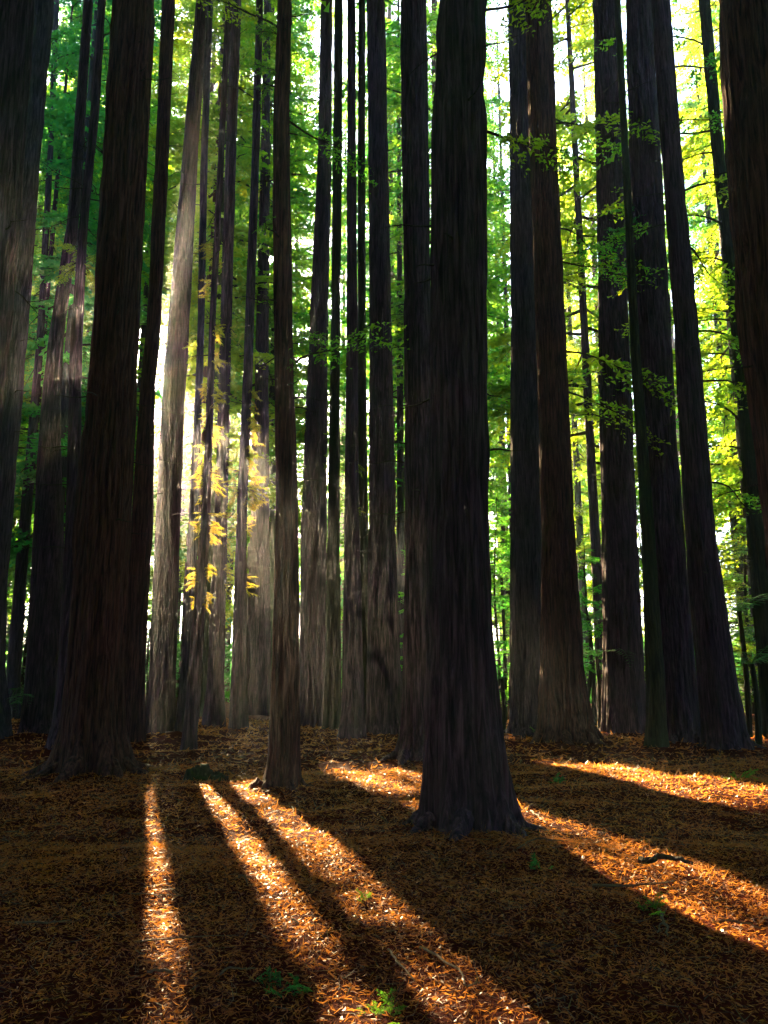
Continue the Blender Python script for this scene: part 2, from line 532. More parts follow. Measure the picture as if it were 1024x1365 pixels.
# ---------------------------------------------------------------- trunks
def make_trunk(name, pts, Y, origin, mat, seg, dz_fine, top_z, amp, seed, flute=0.10):
    """pts: (x, z, r) from the foot up, continued to top_z. Furrowed, fluted at the foot, sunk a little in the soil."""
    r_ = np.random.default_rng(seed)
    zs_p, xs_p, rs_p = pts[:, 1], pts[:, 0], pts[:, 2]
    z_lo, z_hi = zs_p[0] - 0.5, zs_p[-1]
    zs = list(np.arange(z_lo, min(z_hi, top_z), dz_fine))
    z = zs[-1] + dz_fine
    while z < top_z:
        zs.append(z)
        z += max(dz_fine * 3, 0.9)
    zs.append(top_z)
    zs = np.array(zs)
    slope = (xs_p[-1] - xs_p[-3]) / max(zs_p[-1] - zs_p[-3], 0.1)
    X = np.where(zs <= z_hi, np.interp(zs, zs_p, xs_p), xs_p[-1] + slope * (zs - z_hi))
    R = np.interp(zs, zs_p, rs_p)
    above = zs > z_hi
    R = np.where(above, rs_p[-1] * np.clip((top_z - zs) / max(top_z - z_hi, 0.1), 0.04, 1) ** 0.8, R)
    # soft smoothing of the traced outline
    k = max(1, int(0.5 / dz_fine))
    ker = np.ones(2 * k + 1) / (2 * k + 1)
    nf = int((~above).sum())
    if nf > 4 * k:
        Rp = np.pad(R, k, mode='edge')
        Xp = np.pad(X, k, mode='edge')
        mix = np.clip((zs - zs_p[0] - 0.5) / 1.0, 0, 1)
        R = R * (1 - mix) + np.convolve(Rp, ker, 'valid') * mix
        X = X * (1 - mix) + np.convolve(Xp, ker, 'valid') * mix
    th = np.linspace(0, 2 * pi, seg, endpoint=False)
    T, Z = np.meshgrid(th, zs)
    RR = np.repeat(R[:, None], seg, 1)
    nf1 = Noise2(seed + 1, 16, 64)
    n_f = 32 if seg > 60 else 18
    furrow = Noise2(seed + 2, n_f, 256)
    fine = Noise2(seed + 3, n_f * 3, 256)
    twist = 0.25 * np.sin(Z * 0.35 + seed) + 0.12 * np.sin(Z * 1.1)
    a = T / (2 * pi)
    f1 = 1 - np.abs(furrow((a * n_f) + twist * 1.6, Z * 0.75)) * 2
    f2 = fine(a * n_f * 3 + twist * 3, Z * 2.2)
    low = nf1(a * 16 * 1.0, Z * 0.35)
    nfl = r_.integers(5, 9)
    hfoot = Z - zs_p[0]
    fl = np.zeros_like(Z)
    for j in range(2):
        fl += np.sin(T * (nfl + 3 * j) + r_.uniform(0, 6) + 0.15 * Z) / (j + 1)
    foot = np.exp(-np.clip(hfoot, 0, None) / 0.55)
    disp = RR * (flute * fl * foot * 0.9 + 0.018 * fl + 0.035 * low) - amp * np.clip(f1, -0.2, 1) + amp * 0.55 * f2
    RR = RR * (1 - amp * 0.2) + disp + amp * 0.3
    VX = X[:, None] + RR * np.cos(T)
    VY = Y + RR * np.sin(T)
    V = np.stack([VX, VY, Z], -1).reshape(-1, 3) - np.array(origin)
    n = len(zs)
    i0 = (np.arange(n - 1)[:, None] * seg + np.arange(seg)[None, :])
    i1 = (np.arange(n - 1)[:, None] * seg + (np.arange(seg)[None, :] + 1) % seg)
    q = np.stack([i0, i1, i1 + seg, i0 + seg], -1).reshape(-1)
    cap = np.arange(seg) + (n - 1) * seg
    idx = np.concatenate([q, cap])
    ln = np.concatenate([np.full(len(q) // 4, 4), [seg]])
    return mesh_from(name, V, idx, ln, [mat], smooth=True), (zs, X, R)


# ---------------------------------------------------------------- foliage templates
def tube(points, radii, sides=5):
    """tapering tube as triangles (k*3,3)"""
    P = np.asarray(points, float)
    n = len(P)
    tan_ = np.gradient(P, axis=0)
    tan_ /= np.linalg.norm(tan_, axis=1)[:, None] + 1e-9
    ref = np.array((0.13, 0.21, 0.97)) if abs(tan_[0][2]) < 0.9 else np.array((1.0, 0.1, 0))
    A = np.cross(tan_, ref)
    A /= np.linalg.norm(A, axis=1)[:, None] + 1e-9
    B = np.cross(tan_, A)
    th = np.linspace(0, 2 * pi, sides, endpoint=False)
    ring = P[:, None, :] + np.asarray(radii)[:, None, None] * (A[:, None, :] * np.cos(th)[None, :, None] + B[:, None, :] * np.sin(th)[None, :, None])
    out = []
    for i in range(n - 1):
        for j in range(sides):
            k = (j + 1) % sides
            a, b, c, d = ring[i, j], ring[i, k], ring[i + 1, k], ring[i + 1, j]
            out += [a, b, c, a, c, d]
    return np.array(out)


def leaf_triangles(P, D, length, width, r_, flat=0.35):
    """one slim triangle at each point along each direction, with a random roll"""
    n = len(P)
    rnd = r_.normal(size=(n, 3))
    rnd[:, 2] *= flat
    S = np.cross(D, np.array((0, 0, 1.0)) + rnd * 0.8)
    S /= np.linalg.norm(S, axis=1)[:, None] + 1e-9
    L_ = np.asarray(length).reshape(-1, 1)
    W_ = np.asarray(width).reshape(-1, 1)
    A = P - S * W_ * 0.25
    B = P + D * L_ * 0.5 + S * W_ * 0.6
    C = P + D * L_
    return np.stack([A, B, C], 1).reshape(-1, 3)


def make_branch(seed, length, droop, leaf, per_m=9, twig_k=0.34, wood_r=0.02, bare=0.2, twigs=True, step=0.42, wk=0.62):
    """a redwood limb along +X: wood triangles and leaf triangles (flat drooping sprays)"""
    r_ = np.random.default_rng(seed)
    t = np.linspace(0, 1, 7)
    w1, w2 = r_.uniform(-0.08, 0.08, 2)
    pts = np.stack([t * length, length * (w1 * np.sin(t * 4) + w2 * np.sin(t * 7)), -droop * length * t ** 2 + 0.10 * length * t], -1)
    wood = [tube(pts if twigs else pts[::3], (wood_r * length * (1.02 - t))[::1 if twigs else 3], 4 if twigs else 3)]
    Ps, Ds, Ls = [], [], []
    nt_ = max(4, int(length * per_m * 0.5))
    for s in np.linspace(bare, 1.0, nt_):
        base = np.array([np.interp(s, t, pts[:, k]) for k in range(3)])
        for side in (-1, 1):
            if r_.random() < 0.15:
                continue
            ang = side * radians(r_.uniform(35, 75)) * (1.05 - 0.6 * s)
            dv = np.array((cos(ang), sin(ang), r_.uniform(-0.45, 0.1)))
            dv /= np.linalg.norm(dv)
            tl = twig_k * length * (1.15 - 0.8 * s) * r_.uniform(0.5, 1.1) + leaf
            if twigs and tl > 0.5:
                wood.append(tube(np.stack([base, base + dv * tl * 0.5, base + dv * tl * 0.9 + (0, 0, -0.1 * tl)]), [0.012, 0.008, 0.003], 3))
            m = max(3, int(tl / (leaf * step)))
            q = np.linspace(0.08, 1, m)
            pp = base + dv * (tl * q)[:, None] + np.stack([0 * q, 0 * q, -0.22 * tl * q ** 2], -1)
            sd = np.where(np.arange(m) % 2 == 0, 1, -1)
            perp = np.array((-dv[1], dv[0], 0))
            dd = dv * 0.6 + perp * sd[:, None] * 0.75 + r_.normal(size=(m, 3)) * 0.22
            dd /= np.linalg.norm(dd, axis=1)[:, None]
            Ps.append(pp)
            Ds.append(dd)
            Ls.append(leaf * r_.uniform(0.6, 1.35, m) * (1.1 - 0.4 * q))
    P, D, Ln = np.concatenate(Ps), np.concatenate(Ds), np.concatenate(Ls)
    return np.concatenate(wood), leaf_triangles(P, D, Ln, Ln * wk, r_)


T_NEAR = [make_branch(100 + i, 1.6, 0.25, 0.12, 14, 0.45, wk=0.95) for i in range(3)]
T_MID = [make_branch(200 + i, 2.8, 0.30, 0.18, 9, step=0.34) for i in range(5)]
T_FAR = [make_branch(300 + i, 3.6, 0.34, 0.35, 10, 0.40, twigs=False, bare=0.10, step=0.37, wk=0.75) for i in range(5)]
T_BROAD = [make_branch(400 + i, 2.0, 0.10, 0.19, 13, 0.45, twigs=False) for i in range(4)]


def place(T, az, tilt, s, p):
    c, s_ = cos(az), sin(az)
    ct, st = cos(tilt), sin(tilt)
    M = np.array([[c * ct, -s_, -c * st], [s_ * ct, c, -s_ * st], [st, 0, ct]])
    return (T * s) @ M.T + p


def crown_triangles(templates, axis, z0, z1, n, Lmax, r_, tilt=(-0.35, 0.15), shape=0.6, thin=None, Lmin=0.5):
    """limbs up an axis (zs, X, Y, R): returns wood and leaf triangles in world space"""
    zs, X, Y, R = axis
    W_, F_ = [], []
    for i in range(n):
        z = z0 + (z1 - z0) * ((i + r_.random()) / n)
        if thin is not None and r_.random() < thin(z):
            continue
        q = (z - z0) / (z1 - z0)
        Lb = max(Lmin, Lmax * (1 - q) ** shape * r_.uniform(0.55, 1.1))
        tw, tl = templates[r_.integers(len(templates))]
        base_len = tw[:, 0].max()
        az = r_.uniform(0, 2 * pi)
        x = np.interp(z, zs, X)
        rr = np.interp(z, zs, R)
        p = np.array((x + rr * 0.7 * cos(az), Y + rr * 0.7 * sin(az), z))
        tt = r_.uniform(*tilt)
        W_.append(place(tw, az, tt, Lb / base_len, p))
        F_.append(place(tl, az, tt, Lb / base_len, p))
    if not F_:
        return np.zeros((0, 3)), np.zeros((0, 3))
    return np.concatenate(W_), np.concatenate(F_)


def cull(F_, sun_deg=0.0, sun_keep=0.4, r_=None, lane_keep=0.05):
    if not len(F_):
        return F_
    C_ = F_.reshape(-1, 3, 3).mean(1)
    keep = r_.random(len(C_)) > blocks_lane(C_) * (1 - lane_keep)
    # the glade on the right lies open to the sun: thin the crowns that stand between
    t_ = (C_[:, 1] - 38.0) / SUNV[1]
    gx_, gz_ = C_[:, 0] - t_ * SUNV[0], C_[:, 2] - t_ * SUNV[2]
    glade = (gx_ > 2) & (gx_ < 22) & (gz_ > 0) & (gz_ < 14) & (t_ > 4)
    keep &= ~(glade & (r_.random(len(C_)) > 0.12))
    if sun_deg:
        keep &= ~(near_sun(C_, sun_deg) & (r_.random(len(C_)) > sun_keep))
    return F_.reshape(-1, 3, 3)[keep].reshape(-1, 3)


def add_foliage(parent, origin, W_, F_, leaf_mat, name='crown'):
    if not len(F_):
        return None
    V = np.concatenate([W_, F_]) - np.array(origin)
    n = len(V) // 3
    mi = np.concatenate([np.zeros(len(W_) // 3, int), np.ones(len(F_) // 3, int)])
    me = mesh_from(name, V, np.arange(n * 3), np.full(n, 3), [M_BRANCH, leaf_mat], mi)
    return link(name, me, parent)


def limb(seed, length, droop, r0, sides=6):
    """a bare dead limb with a few side twigs along +X"""
    r_ = np.random.default_rng(seed)
    t = np.linspace(0, 1, 9)
    a, b = r_.uniform(-0.06, 0.06, 2)
    pts = np.stack([t * length, length * (a * np.sin(t * 3) + b * np.sin(t * 8)), -droop * length * t ** 1.6 + 0.02 * length * np.sin(t * 9 + a * 30)], -1)
    out = [tube(pts, r0 * (1.05 - t) + 0.003, sides)]
    for s in r_.uniform(0.25, 0.95, int(3 + length * 2.5)):
        base = np.array([np.interp(s, t, pts[:, k]) for k in range(3)])
        ang = r_.choice((-1, 1)) * r_.uniform(0.5, 1.1)
        dv = np.array((cos(ang), sin(ang), r_.uniform(-0.5, 0.25)))
        tl = length * r_.uniform(0.12, 0.34) * (1.1 - s)
        out.append(tube(np.stack([base, base + dv * tl * 0.55, base + dv * tl + (0, 0, -0.12 * tl)]), [r0 * 0.35, r0 * 0.22, 0.002], 4))
    return np.concatenate(out)


# ---------------------------------------------------------------- photographed trees
TREE_ROOT = {}
for ti, (k, (by, prof, bark, Yo, seg, label)) in enumerate(TREES.items()):
    Y, pts = AXES[k]
    origin = (float(pts[0, 0]), float(Y), float(height(pts[0, 0], Y)))
    t = root('redwood_tree', label, 'tree', origin, 'redwood trees')
    TREE_ROOT[k] = t
    r_ = np.random.default_rng(900 + ti)
    top = r_.uniform(42, 52)
    near = seg >= 120
    dz = 0.08 if near else (0.16 if Y < 20 else 0.24)
    amp = float(np.clip(pts[-1, 2] * 0.09, 0.010, 0.048))
    me, (zs, X, R) = make_trunk('trunk', pts, Y, origin, BARK[bark], seg, dz, top, amp, 40 * ti + 5, flute=0.20 if near else 0.10)
    link('trunk', me, t)
    z_vis = EYE + Y * tan(PITCH + math.atan(682.5 / FPX))
    z0 = max(z_vis + 6.0, 20.0)
    axis = (zs, X, Y, R)
    W_, F_ = crown_triangles(T_FAR, axis, z0, top + 3, 34, 5.4, r_)
    add_foliage(t, origin, cull(W_, r_=r_), cull(F_, r_=r_), LEAF['green'])
    # dead stubs on the bare trunk
    for j in range(int(r_.integers(9, 18))):
        z = r_.uniform(4, min(z_vis, 26))
        L_ = r_.uniform(0.15, 0.8) * (1.0 if Y < 15 else 1.7)
        tr = limb(3000 + ti * 20 + j, L_, r_.uniform(-0.1, 0.3), 0.012, 4)
        az = r_.uniform(0, 2 * pi)
        rr = np.interp(z, zs, R)
        v = place(tr, az, 0, 1, np.array((np.interp(z, zs, X) + rr * 0.9 * cos(az), Y + rr * 0.9 * sin(az), z)))
        link('branch_stub', tri_mesh('branch_stub', v - np.array(origin), M_BRANCH), t)

# surface roots that run out from the feet of the nearer trees
for k, n_r in (('18', 8), ('4', 8), ('11', 6), ('17', 6), ('20', 6), ('24', 5), ('8', 4), ('19', 4), ('23', 5)):
    Y, pts = AXES[k]
    t = TREE_ROOT[k]
    o0 = np.array(t.location)
    r_ = np.random.default_rng(int(k) * 11)
    r0 = pts[0, 2]
    for j in range(n_r):
        a = 2 * pi * (j + r_.uniform(-0.3, 0.3)) / n_r
        ln = r0 * r_.uniform(0.35, 0.9)
        th = r0 * r_.uniform(0.10, 0.2)
        q = np.linspace(0, 1, 10)
        aa = a + r_.uniform(-0.5, 0.5) * q ** 2
        rr = r0 * 0.72 + (ln + r0 * 0.28) * q
        x, y = pts[0, 0] + rr * np.cos(aa), Y + rr * np.sin(aa)
        z = height(x, y) + th * (1.3 * (1 - q) ** 2 - 0.55 * q - 0.1) + 0.01 * np.sin(q * 15 + j)
        link('root', tri_mesh('root', tube(np.stack([x, y, z], -1) - o0, th * (1.15 - 0.85 * q), 8), BARK[TREES[k][2]]), t)

# ---------------------------------------------------------------- sprays on the photographed trees (pixel spots on their own trunk)
def sprays(key, spots, mat, sc=1.0, name='leaf_spray'):
    Y, pts = AXES[key]
    t = TREE_ROOT[key]
    o0 = np.array(t.location)
    for i, (px, py, L_, n) in enumerate(spots):
        r_ = np.random.default_rng(int(px * 7 + py))
        X, Z, tt = at_depth(px, py, Y)
        xc = np.interp(Z, pts[:, 1], pts[:, 0])
        rc = np.interp(Z, pts[:, 1], pts[:, 2])
        sd = 1 if X > xc else -1
        W_, F_ = [], []
        for j in range(n):
            tw, tl = T_NEAR[r_.integers(3)]
            az = (0 if sd > 0 else pi) + r_.uniform(-0.9, 0.9)
            p = np.array((xc + sd * rc * 0.6, Y - rc * 0.4 * r_.random(), Z + r_.uniform(-0.5, 0.5) * L_))
            s = L_ / 1.6 * r_.uniform(0.4, 0.9)
            tt_ = r_.uniform(-0.9, 0.6)
            W_.append(place(tw, az, tt_, s, p))
            F_.append(place(tl, az, tt_, s, p))
        add_foliage(t, tuple(o0), np.concatenate(W_), np.concatenate(F_), LEAF[mat], name)


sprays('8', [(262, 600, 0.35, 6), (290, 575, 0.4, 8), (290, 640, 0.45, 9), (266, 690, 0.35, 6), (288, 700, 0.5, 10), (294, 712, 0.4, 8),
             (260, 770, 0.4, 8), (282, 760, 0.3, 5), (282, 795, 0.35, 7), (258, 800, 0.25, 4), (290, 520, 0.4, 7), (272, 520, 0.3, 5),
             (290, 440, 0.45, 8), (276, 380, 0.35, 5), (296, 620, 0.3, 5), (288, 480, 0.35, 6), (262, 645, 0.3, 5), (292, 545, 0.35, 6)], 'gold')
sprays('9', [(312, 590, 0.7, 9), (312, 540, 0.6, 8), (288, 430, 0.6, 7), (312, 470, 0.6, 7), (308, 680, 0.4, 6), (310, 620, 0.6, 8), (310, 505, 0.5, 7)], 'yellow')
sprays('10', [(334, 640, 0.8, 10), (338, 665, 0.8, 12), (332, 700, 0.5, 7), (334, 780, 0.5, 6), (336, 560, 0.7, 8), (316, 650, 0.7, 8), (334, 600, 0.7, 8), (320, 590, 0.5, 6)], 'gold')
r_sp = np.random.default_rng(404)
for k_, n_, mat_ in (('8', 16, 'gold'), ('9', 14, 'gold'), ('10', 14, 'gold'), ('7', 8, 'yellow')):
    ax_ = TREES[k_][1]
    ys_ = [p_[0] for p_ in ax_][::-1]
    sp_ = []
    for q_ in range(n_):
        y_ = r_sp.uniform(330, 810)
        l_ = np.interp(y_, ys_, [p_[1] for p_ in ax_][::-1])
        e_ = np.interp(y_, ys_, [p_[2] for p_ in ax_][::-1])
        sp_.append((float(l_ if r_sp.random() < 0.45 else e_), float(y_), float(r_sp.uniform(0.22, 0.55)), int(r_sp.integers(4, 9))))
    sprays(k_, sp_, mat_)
sprays('11', [(362, 100, 0.6, 5), (364, 45, 0.6, 5), (394, 470, 0.6, 6), (362, 290, 0.4, 4)], 'green')
sprays('12', [(440, 440, 0.8, 7), (440, 590, 0.8, 8), (438, 620, 0.6, 6), (402, 560, 0.8, 8), (402, 640, 0.8, 8), (404, 480, 0.8, 7)], 'yellow')
sprays('14', [(484, 625, 0.4, 4), (480, 680, 0.3, 4)], 'yellow')
sprays('23', [(890, 350, 1.2, 7), (846, 300, 1.1, 6), (880, 620, 0.5, 4)], 'teal')
sprays('3d', [(98, 345, 0.9, 8), (120, 352, 0.8, 7)], 'yellow')


# long dark limbs reaching from the trees on the right: (tree, row, length, azimuth, tilt, droop)
def limbs(key, rows, leafy=True):
    Y, pts = AXES[key]
    t = TREE_ROOT[key]
    o0 = np.array(t.location)
    for i, (py, L_, az, tilt) in enumerate(rows):
        r_ = np.random.default_rng(int(py * 3 + L_ * 10))
        _, Z, tt = at_depth(512, py, Y)
        xc = np.interp(Z, pts[:, 1], pts[:, 0])
        rc = np.interp(Z, pts[:, 1], pts[:, 2])
        az = radians(az)
        p = np.array((xc + rc * 0.8 * cos(az), Y + rc * 0.8 * sin(az), Z))
        L_ *= r_.uniform(0.75, 1.2)
        az += r_.uniform(-0.35, 0.35)
        tilt += r_.uniform(-0.15, 0.15)
        wood = place(limb(int(py + Y * 7), L_, r_.uniform(-0.05, 0.30), 0.010 + 0.006 * L_, 5), az, tilt, 1, p)
        F_ = np.zeros((0, 3))
        if leafy and i % 3 != 1:
            F_ = []
            for q_ in range(2):
                tw, tl = T_MID[r_.integers(5)]
                sel = tl.reshape(-1, 3, 3)
                sel = sel[(sel[:, 0, 0] > 0.6) & (r_.random(len(sel)) < 0.6)]
                F_.append(place(sel.reshape(-1, 3), az + r_.uniform(-.15, .15), tilt - 0.08 * q_, L_ / 2.8, p))
            F_ = np.concatenate(F_)
        add_foliage(t, tuple(o0), wood, cull(F_, r_=r_), LEAF['yellow'] if r_.random() < .5 else LEAF['green'], 'branch')


limbs('25', [(60, 2.6, 190, .1), (110, 3.0, 200, -.1), (170, 3.2, 165, .05), (205, 3.0, 185, -.2), (262, 3.4, 175, .1), (300, 3.2, 195, .25), (345, 3.6, 170, .1), (380, 3.5, 190, .3), (430, 3.4, 185, .35), (475, 3.6, 175, .3), (520, 3.4, 190, .4), (560, 3.5, 180, .45), (600, 3.2, 170, .4), (640, 3.2, 185, .5), (150, 2.4, 10, 0), (330, 2.4, -15, 0)])
limbs('24', [(90, 2.6, 10, .3), (215, 2.8, 0, .1), (255, 3.0, -15, -.1), (325, 3.0, 15, -.2), (365, 2.8, 5, -.25), (440, 3.0, 0, -.2), (505, 3.0, 10, -.3), (590, 3.0, -5, -.3), (640, 2.8, 10, -.35), (160, 2.4, 20, .2), (120, 2.0, 170, 0), (300, 2.0, 175, 0)])
limbs('20', [(165, 2.6, 12, .1), (235, 3.0, -10, -.1), (300, 2.8, 20, -.2), (350, 2.6, 0, -.15), (410, 3.0, 10, -.3), (470, 2.8, -12, -.2), (520, 2.6, 8, -.3), (580, 2.6, 0, -.35)])
limbs('21', [(215, 2.8, 170, .1), (270, 2.6, 185, .2), (330, 3.0, 175, .2), (385, 2.8, 190, .3), (440, 2.6, 170, .3), (500, 2.8, 180, .1), (560, 2.6, 190, .3), (640, 2.4, 175, .4)])
limbs('18', [(15, 1.2, 8, .4), (90, 1.3, -5, -.2), (170, 1.1, 10, -.3)])
limbs('11', [(38, 1.8, 175, .5), (120, 1.6, 185, -.2), (160, 1.5, 15, -.1), (490, 1.4, 5, .5)])

# ---------------------------------------------------------------- trees deeper in the forest
def free_of_lanes(x, y, r):
    """trunks deep in the forest may only stand where they leave the sunlit strips open"""
    u = x * CA - y * SA
    return all(u + r < a or u - r > b for a, b, _, _ in LANES)


def forest_tree(x, y, r0, top, z0, z1, nb, Lmax, leaf, templates, label, group, seed, bark=0, seg=20, lean=0.0, thin=None, sun_deg=2.4, name='forest_tree'):
    r_ = np.random.default_rng(seed)
    g = float(height(x, y))
    zz = np.array((0, 0.4, 1.2, 4, 10, 20, top - 2)) + g
    rr = r0 * np.array((1.7, 1.35, 1.12, 1.0, 0.86, 0.68, 0.16))
    pts = np.stack([x + lean * zz, zz, rr], -1)
    t = root(name, label, 'tree', (x, y, g), group)
    me, (zs, X, R) = make_trunk('trunk', pts, y, (x, y, g), BARK[bark], seg, 0.8, top, r0 * 0.06, seed + 7, 0.05)
    link('trunk', me, t)
    W_, F_ = crown_triangles(templates, (zs, X, y, R), z0, z1, nb, Lmax, r_, shape=0.32, thin=thin)
    add_foliage(t, (x, y, g), cull(W_, 0, r_=r_), cull(F_, sun_deg, 0.12, r_), LEAF[leaf])
    return t


def px_to_x(px, Y):
    return (px - 512) / FPX * Y * cos(PITCH)


# slim trunks one can pick out between the big ones: (pixel x at the horizon, distance, radius, leaf, label)
SLIM = [
    (18, 40, 0.20, 'green', 12, 'thin straight trunk in the pale gap at the left edge'),
    (40, 46, 0.28, 'green', 9, 'thin hazy trunk between the left edge and the broad dark left trunk'),
    (95, 48, 0.26, 'green', 8, 'far trunk peeping above the slim trunk left of the big furrowed one'),
    (262, 60, 0.24, 'yellow', 14, 'very thin trunk in the brightest glare'),
    (366, 44, 0.26, 'green', 10, 'far trunk half hidden behind the lone slender front tree'),
    (420, 45, 0.55, 'green', 10, 'added far trunk hidden behind the hazy middle trunks, shading the floor'),  # added blocker that keeps sun off the floor beyond the far streak
    (505, 47, 0.30, 'teal', 8, 'far trunk hidden partly by the stout middle trunk'),
    (535, 40, 0.22, 'teal', 9, 'thin far trunk left of the gold rimmed trunk'),
    (548, 58, 0.35, 'teal', 7, 'far trunk in the gap before the gold rimmed trunk'),
    (690, 55, 0.30, 'green', 5, 'far trunk behind the twin pair'),
]


for i, (px, Y, r0, leaf, z0, label) in enumerate(SLIM):
    x = px_to_x(px, Y)
    forest_tree(x, Y, r0, 46 + (i * 7) % 8, z0, 46, 95, 3.2, leaf, T_MID, label, 'slim trunks behind the big redwoods', 5000 + i * 13, bark=(0, 2, 3)[i % 3], seg=24)

# random trees filling the depth, on a jittered lattice
LOOK = {'green': ('green', 'dense green sprays'), 'teal': ('blue green', 'dark blue green sprays'), 'yellow': ('yellow lit', 'yellow sunlit sprays')}
ZONES = [(60, 'left of the broad dark left trunk'), (190, 'behind the big furrowed left trunk'), (300, 'behind the sun glare'), (400, 'behind the lone slender front tree'),
         (535, 'behind the hazy middle trunks'), (670, 'behind the biggest front trunk'), (800, 'behind the twin pair'), (900, 'behind the straight dark trunk on the right'), (9999, 'behind the leaning trunks at the right')]


def far_label(kind, px, dist):
    zone = next(z for lim, z in ZONES if px < lim)
    row = 'nearer' if dist < 52 else ('farther' if dist < 68 else 'farthest')
    return '%s forest tree with %s, %s' % (row, LOOK[kind][1], zone)


cnt = 0
r_all = np.random.default_rng(77)
spots = []
for iy, Y in enumerate(np.arange(37, 84, 6.5)):
    half = Y * 0.56 + 5
    for xx in np.arange(-half, half, 4.6 + Y * 0.014):
        x = xx + r_all.uniform(-2.2, 2.2)
        y = Y + r_all.uniform(-2.4, 2.4)
        r0 = r_all.uniform(0.22, 0.48)
        spots.append((x, y, r0))
SHARED = {}
def shared_far(kind, v):
    """crown meshes shared by trees that stay clear of the sun corridors"""
    key = (kind, v)
    if key not in SHARED:
        r_ = np.random.default_rng(8000 + v)
        zs = np.linspace(0, 60, 20)
        axis = (zs, zs * 0, 0.0, np.full(20, 0.3))
        z0 = (5, 9, 7, 12)[v % 4]
        W_, F_ = crown_triangles(T_FAR, axis, z0, 58, 96, 4.6, r_, tilt=(-0.6, 0.15), shape=0.32)
        V = np.concatenate([W_, F_])
        mi = np.concatenate([np.zeros(len(W_) // 3, int), np.ones(len(F_) // 3, int)])
        SHARED[key] = mesh_from('crown', V, np.arange(len(V)), np.full(len(V) // 3, 3), [M_BRANCH, LEAF[kind]], mi)
    return SHARED[key]


# bushy trees added on the sunward side; their crowns block stray sun
for i, (u, y, b_) in enumerate([(-0.75, 54, 0), (-0.8, 74, 1), (2.7, 62, 2), (-0.7, 64, 3), (2.75, 74, 1), (-2.4, 64, 3), (5.8, 66, 1), (-4.2, 52, 0)]):
    x = (u + y * SA) / CA
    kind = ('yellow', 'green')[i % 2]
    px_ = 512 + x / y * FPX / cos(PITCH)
    forest_tree(x, y, 0.36, 62, 15, 60, 98, 5.3, kind, T_FAR, far_label(kind, px_, y).replace('forest tree', 'added sun blocking tree'), 'added bushy trees blocking stray sun', 7100 + i * 31, bark=b_, seg=12)

TR_SH = {}
for (x, y, r0) in spots:
    az_px = 512 + x / y * FPX / cos(PITCH)
    u = x * CA - y * SA
    in_corr = -7.5 < u < 20
    if not free_of_lanes(x, y, r0 + 0.05):
        r0 = min(r0, 0.34)
        moved = [d for d in np.arange(-2.6, 2.7, 0.1) if free_of_lanes(x + d, y, r0 + 0.05)]
        if not moved:
            continue
        x += min(moved, key=abs)
    # the open glade behind the trees on the right: fewer trees, sky shows through
    if 640 < az_px < 1100 and y < 62 and r_all.random() < 0.72:
        continue
    if 640 < az_px < 1100 and y >= 62 and r_all.random() < 0.45:
        continue
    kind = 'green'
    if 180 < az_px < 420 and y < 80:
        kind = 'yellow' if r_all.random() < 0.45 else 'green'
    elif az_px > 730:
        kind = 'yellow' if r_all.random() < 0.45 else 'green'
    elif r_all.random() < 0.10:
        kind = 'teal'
    seed = int(r_all.integers(1, 90000))
    if in_corr:
        forest_tree(x, y, r0, r_all.uniform(55, 62), r_all.uniform(6, 12), 57, 84, 4.6, kind, T_FAR, far_label(kind, az_px, y), 'redwoods deep in the forest', seed, bark=int(r_all.integers(0, 4)), seg=12)
    else:
        v = int(r_all.integers(0, 4))
        g = float(height(x, y))
        t = root('forest_tree', far_label(kind, az_px, y), 'tree', (x, y, g), 'redwoods deep in the forest', r_all.uniform(0, 6.28))
        if v not in TR_SH:
            zz = np.array((0, 0.4, 1.2, 4, 12, 28, 56.0))
            pts = np.stack([zz * 0, zz, 0.4 * np.array((1.7, 1.35, 1.12, 1.0, 0.86, 0.68, 0.16))], -1)
            TR_SH[v] = make_trunk('trunk', pts, 0, (0, 0, 0), BARK[v], 14, 1.0, 59, 0.02, 70 + v, 0.05)[0]
        link('trunk', TR_SH[v], t)
        link('crown', shared_far(kind, v), t)
        s = r_all.uniform(0.85, 1.12)
        t.scale = (s, s, s)
    cnt += 1
print('far trees', cnt)

# trees that close the canopy beside and behind the viewpoint
side = []
for yy in np.arange(-38, 47, 6.4):
    for xx in np.arange(-44, 45, 6.4):
        x, y = xx + r_all.uniform(-2, 2), yy + r_all.uniform(-2, 2)
        if (y > -4 and abs(x) < 0.49 * max(y, 0) + 8.5) or math.hypot(x, y) < 8.5 or abs(x) > 30 + 0.4 * max(y, 0):
            continue
        side.append((x, y))
for i, (x, y) in enumerate(side):
    g = float(height(x, y))
    v = i % 4
    t = root('forest_tree', 'tall redwood standing beside or behind the path of the viewer', 'tree', (x, y, g), 'redwoods closing the canopy around the clearing', i * 1.7)
    if v not in TR_SH:
        zz = np.array((0, 0.4, 1.2, 4, 12, 28, 56.0))
        pts = np.stack([zz * 0, zz, 0.4 * np.array((1.7, 1.35, 1.12, 1.0, 0.86, 0.68, 0.16))], -1)
        TR_SH[v] = make_trunk('trunk', pts, 0, (0, 0, 0), BARK[v], 14, 1.0, 59, 0.02, 70 + v, 0.05)[0]
    link('trunk', TR_SH[v], t)
    link('crown', shared_far('green', v), t)
    t.scale = (1.1, 1.1, 0.85)

